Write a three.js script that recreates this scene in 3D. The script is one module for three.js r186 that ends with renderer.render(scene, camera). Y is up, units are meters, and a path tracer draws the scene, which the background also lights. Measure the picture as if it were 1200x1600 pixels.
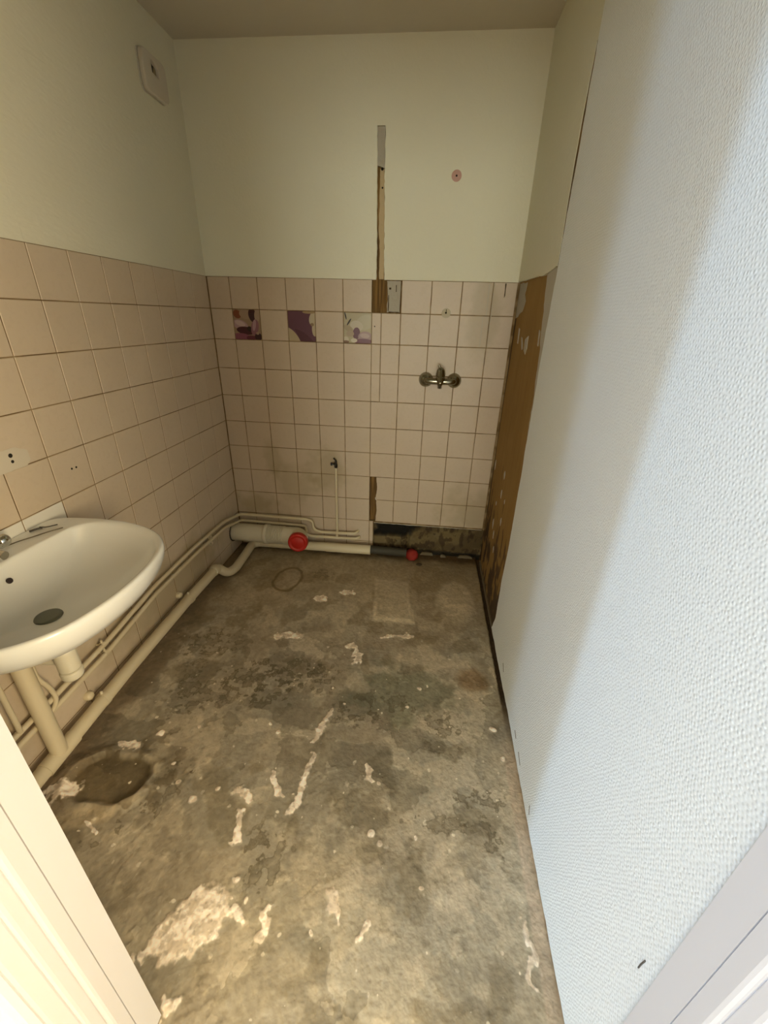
import * as THREE from 'three';
import { RectAreaLightUniformsLib } from 'three/addons/lights/RectAreaLightUniformsLib.js';
import { RoundedBoxGeometry } from 'three/addons/geometries/RoundedBoxGeometry.js';
import { mergeGeometries, mergeVertices } from 'three/addons/utils/BufferGeometryUtils.js';

// ------------------------------------------------------------------ camera, light, exposure
const scene = new THREE.Scene();
const renderer = new THREE.WebGLRenderer({ antialias: true });
renderer.toneMapping = THREE.LinearToneMapping;
renderer.toneMappingExposure = 1.4;
renderer.shadowMap.enabled = true;
RectAreaLightUniformsLib.init();

const camera = new THREE.PerspectiveCamera(102.33, 0.75, 0.02, 40);
camera.position.set(1.187, 1.4175, 2.342);
camera.quaternion.setFromRotationMatrix(new THREE.Matrix4().makeBasis(
  new THREE.Vector3(0.99386, 0.02632, -0.10747), new THREE.Vector3(-0.06958, 0.90387, -0.42211), new THREE.Vector3(0.08603, 0.427, 0.90015)));
scene.add(camera);

scene.background = new THREE.Color(0.55, 0.75, 1.0);        // overcast sky, seen only through the windows of the room outside
scene.backgroundIntensity = 6;

function panel(at, towards, w, h, intensity, color) { const l = new THREE.RectAreaLight(color, intensity, w, h); l.position.set(...at); l.lookAt(...towards); l.castShadow = true; scene.add(l); }
const DAY = new THREE.Color(0.44, 0.68, 1), WARM = new THREE.Color(1, 0.81, 0.49), SOFT = new THREE.Color(1, 0.9, 0.48);
// two unseen windows placed to light the right wall, then two added fill windows
panel([-3.98, 1.3, 5.3], [0, 1.3, 5.3], 0.28, 2, 72, DAY);
panel([-3.98, 1.3, 7.35], [0, 1.3, 7.35], 0.7, 2, 34, DAY);
panel([-3.0, 1.3, 8.78], [-3.0, 1.3, 0], 1.5, 2, 6, SOFT);  // added soft fill for the deep end of the right wall
panel([1.2, 1.3, 8.78], [1.2, 1.3, 0], 2, 2, 7.5, SOFT);  // added warm fill that brightens the back wall
// unseen warm panel in the room outside, placed to light the left wall
const UNSEEN_LAMP = { at: [2.985, 1.35, 3.3], size: [0.9, 1.2] };
panel([UNSEEN_LAMP.at[0] - 0.02, UNSEEN_LAMP.at[1], UNSEEN_LAMP.at[2]], [0, UNSEEN_LAMP.at[1], UNSEEN_LAMP.at[2]], UNSEEN_LAMP.size[0], UNSEEN_LAMP.size[1], 17, WARM);

// ------------------------------------------------------------------ helpers
let seed = 7;
const rnd = () => { seed = (seed * 1664525 + 1013904223) >>> 0; return seed / 4294967296; };
const hash = (i, j, s) => { let h = Math.imul(i, 374761393) ^ Math.imul(j, 668265263) ^ Math.imul(s, 1274126177); h = Math.imul(h ^ (h >>> 13), 1274126177); return ((h ^ (h >>> 16)) >>> 0) / 4294967296; };
function vnoise(x, y, s = 0) {
  const i = Math.floor(x), j = Math.floor(y); let u = x - i, v = y - j; u = u * u * (3 - 2 * u); v = v * v * (3 - 2 * v);
  const a = hash(i, j, s), b = hash(i + 1, j, s), c = hash(i, j + 1, s), d = hash(i + 1, j + 1, s);
  return a + (b - a) * u + (c - a) * v + (a - b - c + d) * u * v;
}
function fbm(x, y, o = 4, s = 0) { let t = 0, a = 0.5, n = 0; for (let k = 0; k < o; k++) { t += a * vnoise(x, y, s + k * 17); n += a; a *= 0.5; x *= 2.03; y *= 2.03; } return t / n; }
const ss = (a, b, x) => { const t = Math.min(1, Math.max(0, (x - a) / (b - a))); return t * t * (3 - 2 * t); };
const mix = (a, b, t) => [a[0] + (b[0] - a[0]) * t, a[1] + (b[1] - a[1]) * t, a[2] + (b[2] - a[2]) * t];

function dataTexture(w, h, fn, srgb) {                        // fn(u, v) -> [r, g, b] in 0..1
  const d = new Uint8Array(w * h * 4);
  for (let j = 0; j < h; j++) for (let i = 0; i < w; i++) {
    const c = fn((i + 0.5) / w, (j + 0.5) / h), k = (j * w + i) * 4;
    for (let m = 0; m < 3; m++) d[k + m] = Math.max(0, Math.min(255, c[m] * 255));
    d[k + 3] = 255;
  }
  const t = new THREE.DataTexture(d, w, h); t.magFilter = THREE.LinearFilter; t.minFilter = THREE.LinearMipmapLinearFilter; t.generateMipmaps = true;
  t.wrapS = t.wrapT = THREE.RepeatWrapping; if (srgb) t.colorSpace = THREE.SRGBColorSpace; t.needsUpdate = true; return t;
}
const std = (color, roughness = 0.7, extra = {}) => new THREE.MeshStandardMaterial({ color: new THREE.Color(...color), roughness, side: THREE.DoubleSide, ...extra });

const taken = new Map();
function numbered(name, at) { const key = (at ? at.uuid : '') + name, n = taken.get(key) ?? 0; taken.set(key, n + 1); return n ? `${name}_${String(n).padStart(3, '0')}` : name; }
function mesh(name, geometry, material, parent = scene, label) {
  const m = new THREE.Mesh(geometry, material); m.name = parent === scene ? numbered(name) : numbered(name, parent);
  m.castShadow = m.receiveShadow = true; if (label) m.userData.label = label; parent.add(m); return m;
}
function thing(name, label, category, at = [0, 0, 0], group) {
  const g = new THREE.Group(); g.name = numbered(name); g.position.set(...at); g.userData = { label, category }; if (group) g.userData.group = group; scene.add(g); return g;
}
function structure(name) { const g = new THREE.Group(); g.name = numbered(name); g.userData.kind = 'structure'; scene.add(g); return g; }
const box = (x0, x1, y0, y1, z0, z1) => { const g = new THREE.BoxGeometry(x1 - x0, y1 - y0, z1 - z0); g.translate((x0 + x1) / 2, (y0 + y1) / 2, (z0 + z1) / 2); return g; };
const V = (x, y, z) => new THREE.Vector3(x, y, z);
const plain = (gs) => mergeGeometries(gs.map((g) => { const q = g.index ? g.toNonIndexed() : g; for (const k of Object.keys(q.attributes)) if (!['position', 'normal', 'uv'].includes(k)) q.deleteAttribute(k); return q; }));
const shapeOf = (pts) => new THREE.Shape(pts.map((p) => new THREE.Vector2(p[0], p[1])));

class Bent extends THREE.Curve {                              // straight runs with rounded corners
  constructor(pts, r = 0.03) {
    super(); const P = pts.map((p) => V(...p)), out = [P[0]];
    for (let i = 1; i < P.length - 1; i++) {
      const a = P[i - 1], b = P[i], c = P[i + 1], la = a.distanceTo(b), lb = b.distanceTo(c), rr = Math.min(r, la * 0.48, lb * 0.48);
      const p = b.clone().lerp(a, rr / la), q = b.clone().lerp(c, rr / lb);
      for (let k = 0; k <= 8; k++) { const t = k / 8; out.push(p.clone().multiplyScalar((1 - t) * (1 - t)).addScaledVector(b, 2 * t * (1 - t)).addScaledVector(q, t * t)); }
    }
    out.push(P[P.length - 1]); this.p = out; this.l = [0]; for (let i = 1; i < out.length; i++) this.l.push(this.l[i - 1] + out[i].distanceTo(out[i - 1]));
  }
  getPoint(t, target = new THREE.Vector3()) {
    const d = t * this.l[this.l.length - 1]; let i = 1; while (i < this.l.length - 1 && this.l[i] < d) i++;
    const s = this.l[i] - this.l[i - 1]; return target.copy(this.p[i - 1]).lerp(this.p[i], s > 0 ? Math.min(1, Math.max(0, (d - this.l[i - 1]) / s)) : 0);
  }
}
function tube(pts, r, bend = 0.03, seg = 0, radial = 16) {
  const c = new Bent(pts, bend), n = seg || Math.max(2, Math.min(160, Math.round(c.l[c.l.length - 1] / 0.008)));
  const g = [new THREE.TubeGeometry(c, n, r, radial)];
  for (const e of [0, 1]) {
    const t = c.getTangent(e), cap = new THREE.CircleGeometry(r, radial); if (!e) t.negate();
    cap.applyQuaternion(new THREE.Quaternion().setFromUnitVectors(V(0, 0, 1), t)); cap.translate(...c.getPoint(e).toArray()); g.push(cap);
  }
  return plain(g);
}
function lathe(profile, at, axis = [0, 1, 0], seg = 32) {     // profile: [radius, height] along axis
  const g = new THREE.LatheGeometry(profile.map((p) => new THREE.Vector2(p[0], p[1])), seg);
  g.applyQuaternion(new THREE.Quaternion().setFromUnitVectors(V(0, 1, 0), V(...axis).normalize())); g.translate(...at); return g;
}
const ON_RIGHT = new THREE.Matrix4().makeBasis(V(0, 0, 1), V(0, 1, 0), V(-1, 0, 0));     // shape (z, y), pushed out towards -x
const ON_LEFT = new THREE.Matrix4().makeBasis(V(0, 0, -1), V(0, 1, 0), V(1, 0, 0));      // shape (-z, y), pushed out towards +x
const UPWARD = new THREE.Matrix4().makeBasis(V(1, 0, 0), V(0, 0, -1), V(0, 1, 0));       // shape (x, -z), pushed upwards
function slab(pts, depth, frame, origin, bevel = 0, holes = []) {
  const s = shapeOf(pts); for (const h of holes) s.holes.push(new THREE.Path(h.map((p) => new THREE.Vector2(p[0], p[1]))));
  const g = new THREE.ExtrudeGeometry(s, { depth: depth - bevel, bevelEnabled: bevel > 0, bevelSize: -bevel * 0.0, bevelThickness: bevel, bevelOffset: -bevel * 0, bevelSegments: 2, curveSegments: 12 });
  if (frame) g.applyMatrix4(frame); g.translate(...origin); return g;
}
function ragged(pts, step, amp, s, freq = 40) {               // a polyline, subdivided and roughened
  const out = [];
  for (let i = 0; i < pts.length - 1; i++) {
    const [ax, ay] = pts[i], [bx, by] = pts[i + 1], L = Math.hypot(bx - ax, by - ay), n = Math.max(1, Math.round(L / step));
    for (let k = i ? 0 : 0; k < n; k++) { const t = k / n, x = ax + (bx - ax) * t, y = ay + (by - ay) * t, e = k === 0 && (i === 0) ? 0 : (fbm(x * freq + s, y * freq, 3, s) - 0.5) * 2 * amp; out.push([x + e * (by - ay) / L, y - e * (bx - ax) / L]); }
  }
  out.push(pts[pts.length - 1]); return out;
}

// ------------------------------------------------------------------ measures of the room
const W = 1.587, H = 2.47, TOP = 1.587, FRONT = 2.04, T = 0.15;

// ------------------------------------------------------------------ materials
const plasterBump = dataTexture(512, 512, (u, v) => { const n = fbm(u * 64, v * 64, 3, 3) * 0.6 + fbm(u * 16, v * 16, 2, 9) * 0.4; return [n, n, n]; });
plasterBump.repeat.set(2, 2);
const paint = std([0.75, 0.72, 0.57], 0.75, { bumpMap: plasterBump, bumpScale: 0.0012 });
const ceilingPaint = std([0.6, 0.55, 0.44], 0.85, { bumpMap: plasterBump, bumpScale: 0.001 });
const groutTexture = dataTexture(256, 256, (u, v) => mix([0.56, 0.47, 0.34], [0.42, 0.33, 0.21], ss(0.35, 0.7, fbm(u * 24, v * 24, 3, 5))), true);
const grout = std([1, 1, 1], 0.95, { map: groutTexture });
const mortarTexture = dataTexture(256, 256, (u, v) => { const n = fbm(u * 20, v * 12, 4, 31); return mix([0.36, 0.26, 0.13], [0.52, 0.40, 0.22], ss(0.3, 0.75, n)); }, true);
const mortar = std([1, 1, 1], 0.95, { map: mortarTexture, bumpMap: mortarTexture, bumpScale: 0.002 });
const greyPlaster = std([0.42, 0.38, 0.31], 0.95, { bumpMap: plasterBump, bumpScale: 0.002 });
const palePlaster = std([0.5, 0.45, 0.36], 0.95, { bumpMap: plasterBump, bumpScale: 0.002 });
const tanLath = std([0.50, 0.38, 0.22], 0.9, { bumpMap: plasterBump, bumpScale: 0.002 });
const dark = std([0.015, 0.011, 0.007], 0.95);
const darkGap = std([0.06, 0.04, 0.022], 0.95);
const pipePaint = std([0.64, 0.545, 0.37], 0.42);
const pvc = std([0.66, 0.60, 0.46], 0.4);
const greyPipe = std([0.042, 0.036, 0.024], 0.7);
const red = std([0.44, 0.010, 0.003], 0.4), dirtyRed = std([0.26, 0.012, 0.005], 0.75);
const chrome = std([0.62, 0.63, 0.6], 0.16, { metalness: 1 }), darkenedChrome = std([0.31, 0.30, 0.24], 0.24, { metalness: 1 });  // mixer chrome, darkened in colour for the dim room it reflects
const ceramic = new THREE.MeshPhysicalMaterial({ color: new THREE.Color(0.84, 0.83, 0.78), roughness: 0.22, clearcoat: 0.6, clearcoatRoughness: 0.12, side: THREE.DoubleSide });
const gloss = std([0.66, 0.64, 0.65], 0.38);

// tile colour in metres of wall: pale pink beige, with the grime the walls have
function tileTexture(grime) {
  return dataTexture(1024, 1024, (u, v) => {
    const x = u * 2.1, y = v * 1.6; let c = mix([0.865, 0.79, 0.71], [0.89, 0.815, 0.735], fbm(x * 9, y * 9, 3, 41));
    const speck = fbm(x * 90, y * 90, 2, 43); c = mix(c, [0.80, 0.71, 0.62], 0.12 * ss(0.55, 0.75, speck));
    for (const [gx, gy, rx, ry, a] of grime) { const d = Math.hypot((x - gx) / rx, (y - gy) / ry) + (fbm(x * 14, y * 14, 3, 47) - 0.5) * 0.9; c = mix(c, [0.60, 0.54, 0.38], a * (1 - ss(0.35, 1, d))); }
    return c;
  }, true);
}
const tileBack = std([0.73, 0.71, 0.66], 0.42, { map: tileTexture([[0.27, 0.62, 0.07, 0.16, 0.25], [0.62, 0.56, 0.17, 0.18, 0.3], [0.40, 0.45, 0.2, 0.16, 0.25], [0.15, 0.3, 0.25, 0.12, 0.35], [1.44, 1.45, 0.1, 0.25, 0.25], [1.5, 0.35, 0.25, 0.2, 0.3]]) });
const tileLeft = std([0.80, 0.80, 0.75], 0.42, { map: tileTexture([[0.1, 0.25, 0.5, 0.2, 0.45], [1.3, 0.2, 0.7, 0.2, 0.35], [0.05, 1.0, 0.1, 0.8, 0.25]]) });  // same tile as the back wall, its colour lightened in place of light
const whiteTile = std([0.74, 0.71, 0.64], 0.4);

// ------------------------------------------------------------------ floor: worn grey screed, patched and stained
const LIGHT = [[0.60, 1.95, 0.62, 1.93, 0.016], [0.622, 1.925, 0.66, 1.90, 0.03], [0.645, 1.925, 0.70, 1.90, 0.035], [0.66, 1.87, 0.70, 1.84, 0.03], [0.69, 1.84, 0.735, 1.86, 0.034], [0.73, 1.87, 0.79, 1.858, 0.012], [0.70, 1.93, 0.745, 1.90, 0.026],
  [0.872, 1.412, 0.863, 1.50, 0.012], [0.862, 1.50, 0.85, 1.595, 0.016], [0.894, 1.222, 0.873, 1.296, 0.013], [0.873, 1.296, 0.854, 1.365, 0.011], [0.56, 0.836, 0.65, 0.828, 0.02], [0.912, 0.86, 0.95, 0.90, 0.02], [0.955, 0.92, 0.95, 0.96, 0.015], [1.06, 0.78, 1.19, 0.75, 0.012],
  [0.692, 1.624, 0.714, 1.70, 0.012], [0.872, 1.835, 0.866, 1.91, 0.010], [1.026, 1.785, 1.036, 1.835, 0.016], [0.70, 2.025, 0.705, 2.03, 0.02], [1.534, 1.80, 1.533, 1.90, 0.010], [1.07, 1.43, 1.085, 1.47, 0.012], [0.80, 0.445, 0.83, 0.44, 0.022], [0.66, 0.53, 0.69, 0.52, 0.024], [0.172, 1.452, 0.24, 1.46, 0.018], [0.07, 1.65, 0.11, 1.62, 0.03], [0.28, 1.74, 0.24, 1.70, 0.006], [0.56, 1.985, 0.57, 1.97, 0.014], [1.11, 1.86, 1.12, 1.83, 0.008], [0.75, 1.50, 0.79, 1.56, 0.01], [0.66, 1.55, 0.70, 1.58, 0.012]];
const FLECK = [[1.237, 1.074, 0.014], [1.189, 1.169, 0.01], [0.525, 1.607, 0.018], [0.587, 1.559, 0.012], [0.681, 1.307, 0.01], [0.719, 1.343, 0.014], [1.11, 1.48, 0.01], [1.108, 1.627, 0.014], [1.14, 1.65, 0.012], [1.267, 1.749, 0.009], [0.875, 1.115, 0.008], [0.943, 1.186, 0.008], [0.755, 1.789, 0.011], [0.76, 1.83, 0.007], [0.80, 1.829, 0.007], [1.245, 1.628, 0.008], [0.29, 1.40, 0.016], [0.412, 1.356, 0.01], [1.524, 1.227, 0.016], [1.543, 1.339, 0.013], [0.99, 1.87, 0.009], [0.40, 1.50, 0.01], [0.45, 1.56, 0.012]];
const DARKS = [[0.54, 1.1, 0.13, 0.09], [0.66, 1.05, 0.12, 0.07], [0.81, 1.07, 0.08, 0.07], [0.62, 1.18, 0.09, 0.06], [1.30, 1.58, 0.10, 0.022], [1.47, 1.49, 0.05, 0.05], [1.478, 1.6, 0.03, 0.05], [1.386, 1.5, 0.03, 0.02], [0.83, 1.74, 0.06, 0.06], [0.78, 1.7, 0.03, 0.05], [0.30, 1.76, 0.035, 0.02], [0.35, 1.70, 0.02, 0.03], [0.40, 1.66, 0.04, 0.03], [0.43, 1.55, 0.05, 0.05], [1.0, 1.22, 0.1, 0.05], [1.34, 1.27, 0.07, 0.07], [0.25, 0.95, 0.12, 0.1], [0.33, 1.2, 0.1, 0.09], [0.62, 0.3, 0.06, 0.05], [1.1, 1.16, 0.12, 0.05]];
const segDist = (x, z, s) => { const dx = s[2] - s[0], dz = s[3] - s[1], l = dx * dx + dz * dz, t = l ? Math.max(0, Math.min(1, ((x - s[0]) * dx + (z - s[1]) * dz) / l)) : 0; return Math.hypot(x - s[0] - dx * t, z - s[1] - dz * t); };
const hollowAt = (x, z) => Math.hypot((x - 0.218) / 0.128, (z - 1.572) / 0.082) + (fbm(x * 14, z * 14, 3, 61) - 0.5) * 0.35;    // broken-out hollow by the pipe
const padA = (x, z) => Math.max(Math.abs(x - 1.075 - (z - 0.5) * 0.1) / 0.105, Math.abs(z - 0.47) / 0.19);
const padB = (x, z) => Math.hypot((x - 1.42) / 0.115, (z - 0.44) / 0.2);
function lightMask(x, z) {
  const wx = x + (fbm(x * 26, z * 26, 3, 71) - 0.5) * 0.05, wz = z + (fbm(x * 26, z * 26, 3, 73) - 0.5) * 0.05; const fine = fbm(x * 75, z * 75, 3, 79); let m = 0;
  for (const s of LIGHT) { if (Math.abs(x - s[0]) > 0.2 || Math.abs(z - s[1]) > 0.2) continue; m = Math.max(m, 1 - ss(s[4] * 0.7, s[4] * 1.15, segDist(wx, wz, s) + (fine - 0.5) * s[4] * 1.1)); }
  for (const f of FLECK) { if (Math.abs(x - f[0]) > 0.08 || Math.abs(z - f[1]) > 0.08) continue; m = Math.max(m, 1 - ss(f[2] * 0.6, f[2] * 0.9, Math.hypot(x - f[0] + (wx - x) * 0.4, z - f[1] + (wz - z) * 0.4))); }
  return m;
}
function crumbs(x, z) {                                       // scattered small flecks of plaster
  let m = 0; const c = 0.035, i0 = Math.floor(x / c), j0 = Math.floor(z / c);
  for (let i = i0 - 1; i <= i0 + 1; i++) for (let j = j0 - 1; j <= j0 + 1; j++) {
    if (hash(i, j, 81) > 0.14) continue;
    const r = 0.0015 + 0.006 * hash(i, j, 84) ** 2, d = Math.hypot(x - (i + hash(i, j, 82)) * c, (z - (j + hash(i, j, 83)) * c) * (0.6 + 0.8 * hash(i, j, 85)));
    m = Math.max(m, (1 - ss(r * 0.6, r, d + (fbm(x * 160, z * 160, 2, 3) - 0.5) * r)) * (0.3 + 0.7 * hash(i, j, 86)));
  }
  return m;
}
function floorColor(x, z) {
  const n1 = fbm(x * 3.2, z * 3.2, 4, 1), n2 = fbm(x * 12, z * 12, 4, 2), n3 = fbm(x * 70, z * 70, 3, 3);
  let c = mix([0.52, 0.475, 0.385], [0.60, 0.555, 0.455], ss(0.3, 0.7, n1));
  c = mix(c, [0.50, 0.475, 0.40], 0.55 * ss(0.45, 0.62, fbm(x * 5 + 3, z * 5, 4, 6)));
  c = mix(c, [0.66, 0.61, 0.50], 0.5 * ss(0.52, 0.62, n2));
  c = mix(c, [0.40, 0.36, 0.27], 0.45 * ss(0.56, 0.66, fbm(x * 9 + 7, z * 9, 4, 8)));
  const back = 1 - ss(0.25, 0.95, z + (n1 - 0.5) * 0.5); c = mix(c, [0.45, 0.39, 0.275], 0.55 * back);                  // browner and darker towards the shower end
  c = mix(c, [0.40, 0.40, 0.31], 0.6 * (1 - ss(0.5, 1.0, Math.hypot((x - 1.18) / 0.3, (z - 1.09) / 0.17) + (n2 - 0.5) * 1.3)));  // damp greenish area
  c = mix(c, [0.42, 0.31, 0.18], 0.5 * (1 - ss(0.3, 1.0, Math.hypot((x - 1.46) / 0.09, (z - 1.0) / 0.1) + (n2 - 0.5))));
  for (const d of DARKS) {
    if (Math.abs(x - d[0]) > d[2] * 2 || Math.abs(z - d[1]) > d[3] * 2) continue;
    const q = Math.hypot((x - d[0]) / d[2], (z - d[1]) / d[3]), f = fbm(x * 46, z * 46, 4, 12) - 0.16 * (q - 0.6), k = ss(0.5, 0.56, f) * (1 - 0.55 * ss(0.58, 0.66, f)); c = mix(c, [0.32, 0.285, 0.205], 0.62 * k * (1 - ss(0.9, 1.9, q)));
  }
  const a = padA(x, z) + (n2 - 0.5) * 0.25, b = padB(x, z) + (n2 - 0.5) * 0.3;
  c = mix(c, [0.64, 0.59, 0.475], 0.55 * (1 - ss(0.85, 1.1, a))); c = mix(c, [0.78, 0.73, 0.60], 0.45 * ss(0.75, 0.95, a) * (1 - ss(1.0, 1.12, a)) * ss(0.45, 0.6, z));
  c = mix(c, [0.63, 0.58, 0.465], 0.65 * (1 - ss(0.75, 1.1, b))); c = mix(c, [0.72, 0.67, 0.55], 0.5 * ss(0.55, 0.62, n2) * (1 - ss(0.4, 1.0, b)));
  const ring = Math.hypot((x - 0.44) / 0.08, (z - 0.37) / 0.125) + (n2 - 0.5) * 0.3; c = mix(c, [0.30, 0.25, 0.16], 0.6 * ss(0.82, 0.95, ring) * (1 - ss(1.0, 1.12, ring)));
  const h = hollowAt(x, z); c = mix(c, [0.33, 0.28, 0.19], 0.6 * ss(0.52, 0.6, fbm(x * 22, z * 22, 3, 66)) * (1 - ss(1.4, 2.4, h))); c = mix(c, [0.36, 0.31, 0.21], 0.85 * (1 - ss(0.85, 1.05, h))); c = mix(c, [0.66, 0.60, 0.48], 0.6 * ss(1.02, 1.1, h) * (1 - ss(1.15, 1.5, h)) * ss(0.42, 0.55, n2));
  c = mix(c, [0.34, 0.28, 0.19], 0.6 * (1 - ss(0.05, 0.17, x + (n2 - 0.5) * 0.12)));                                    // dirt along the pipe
  c = mix(c, [0.64, 0.57, 0.47], 0.75 * ss(1.545, 1.555, x + (n2 - 0.5) * 0.012) * ss(1.15, 1.4, z));                  // mortar strip left by the old skirting
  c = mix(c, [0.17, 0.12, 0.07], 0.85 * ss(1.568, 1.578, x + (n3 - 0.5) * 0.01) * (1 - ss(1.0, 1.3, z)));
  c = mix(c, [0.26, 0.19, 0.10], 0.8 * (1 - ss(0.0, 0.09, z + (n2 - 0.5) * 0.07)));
  const pf = fbm(x * 10 + 4, z * 10, 5, 44), zone = ss(0.55, 0.85, z) * (0.4 + 0.6 * ss(0.42, 0.58, fbm(x * 3, z * 3, 2, 45)));   // thin screed layers peeling
  c = mix(c, [c[0] * 0.86, c[1] * 0.86, c[2] * 0.85], zone * ss(0.5, 0.508, pf)); c = mix(c, [0.30, 0.265, 0.19], 0.45 * zone * ss(0.494, 0.5, pf) * (1 - ss(0.5, 0.512, pf)) * ss(0.5, 0.6, fbm(x * 17, z * 17, 2, 46)));
  c = mix(c, [0.62, 0.555, 0.43], 0.6 * (1 - ss(0.7, 1.1, segDist(x, z, [0.17, 1.71, 0.28, 1.675]) / 0.035 + (n2 - 0.5) * 0.8)));
  const lm = lightMask(x, z), g = fbm(x * 60, z * 60, 3, 91); c = mix(c, mix([0.72, 0.66, 0.56], [0.87, 0.82, 0.73], ss(0.35, 0.65, g)), 0.92 * lm);
  c = mix(c, [0.82, 0.78, 0.68], 0.8 * crumbs(x, z) * ss(0.6, 1.0, z));
  c = mix(c, [0.40, 0.36, 0.28], 0.22 * ss(0.6, 0.75, fbm(x * 95, z * 95, 3, 95)));
  const k = 1 + (n3 - 0.5) * 0.2; return [c[0] * k, c[1] * k, c[2] * k];
}
function floorHeight(x, z) {
  let y = (fbm(x * 7, z * 7, 3, 21) - 0.5) * 0.004 + (fbm(x * 40, z * 40, 2, 22) - 0.5) * 0.0016;
  const h = hollowAt(x, z); y -= 0.012 * (1 - ss(0.86, 1.04, h)); y += 0.006 * ss(1.0, 1.08, h) * (1 - ss(1.12, 1.6, h));
  y -= 0.0012 * ss(0.5, 0.51, fbm(x * 10 + 4, z * 10, 5, 44)) * ss(0.55, 0.85, z); y += 0.003 * (1 - ss(0.85, 1.02, padA(x, z))) + 0.0025 * (1 - ss(0.8, 1.1, padB(x, z))) + 0.002 * lightMask(x, z); y += 0.010 * (fbm(x * 22, z * 22, 3, 66) - 0.5) * (1 - ss(1.3, 2.6, h)) * ss(0.9, 1.1, h);
  y -= 0.016 * ss(1.570, 1.580, x + (fbm(x * 30, z * 30, 2, 8) - 0.5) * 0.008) * (1 - ss(0.95, 1.15, z));
  return y;
}
{
  const x0 = -0.02, x1 = 1.62, z0 = -0.04, z1 = 2.2, nx = 330, nz = 450;
  const g = new THREE.PlaneGeometry(x1 - x0, z1 - z0, nx, nz); g.rotateX(-Math.PI / 2); g.translate((x0 + x1) / 2, 0, (z0 + z1) / 2);
  const p = g.attributes.position, uv = g.attributes.uv;
  for (let i = 0; i < p.count; i++) { const x = p.getX(i), z = p.getZ(i); p.setY(i, floorHeight(x, z)); uv.setXY(i, (x - x0) / (x1 - x0), (z - z0) / (z1 - z0)); }
  g.computeVertexNormals();
  const map = dataTexture(1200, 1640, (u, v) => floorColor(x0 + u * (x1 - x0), z0 + v * (z1 - z0)), true);
  const bump = dataTexture(512, 512, (u, v) => { const n = fbm(u * 90, v * 90, 4, 33); return [n, n, n]; }); bump.repeat.set(2, 3);
  const floor = structure('floor');
  mesh('screed', g, std([1.72, 1.72, 1.9], 0.8, { map, bumpMap: bump, bumpScale: 0.0015 }), floor);
  mesh('slab', box(-0.2, 1.8, -0.2, -0.03, -0.2, 2.2), greyPlaster, floor);
}

// ------------------------------------------------------------------ tiles
function tileGeometry(w, h, u0, v0, t = 0.006, b = 0.0016) { // pillowed tile, front in the xy plane at z = 0, uv in wall metres
  const g = new THREE.BufferGeometry(), P = [[0, 0, -t], [w, 0, -t], [w, h, -t], [0, h, -t], [0, 0, -b], [w, 0, -b], [w, h, -b], [0, h, -b], [b, b, 0], [w - b, b, 0], [w - b, h - b, 0], [b, h - b, 0]];
  const pos = [], uv = [], tri = (a, c, d) => { for (const k of [a, c, d]) { pos.push(...P[k]); uv.push((u0 + P[k][0]) / 2.1, (v0 + P[k][1]) / 1.6); } };
  for (const q of [[8, 9, 10, 11], [4, 5, 9, 8], [5, 6, 10, 9], [6, 7, 11, 10], [7, 4, 8, 11], [0, 1, 5, 4], [1, 2, 6, 5], [2, 3, 7, 6], [3, 0, 4, 7]]) { tri(q[0], q[1], q[2]); tri(q[0], q[2], q[3]); }
  g.setAttribute('position', new THREE.Float32BufferAttribute(pos, 3)); g.setAttribute('uv', new THREE.Float32BufferAttribute(uv, 2)); g.computeVertexNormals(); return g;
}
const JOINT = 0.0032;
const rowTop = (r) => TOP - r * T, rowBottom = (r) => Math.max(0.004, TOP - (r + 1) * T);

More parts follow.
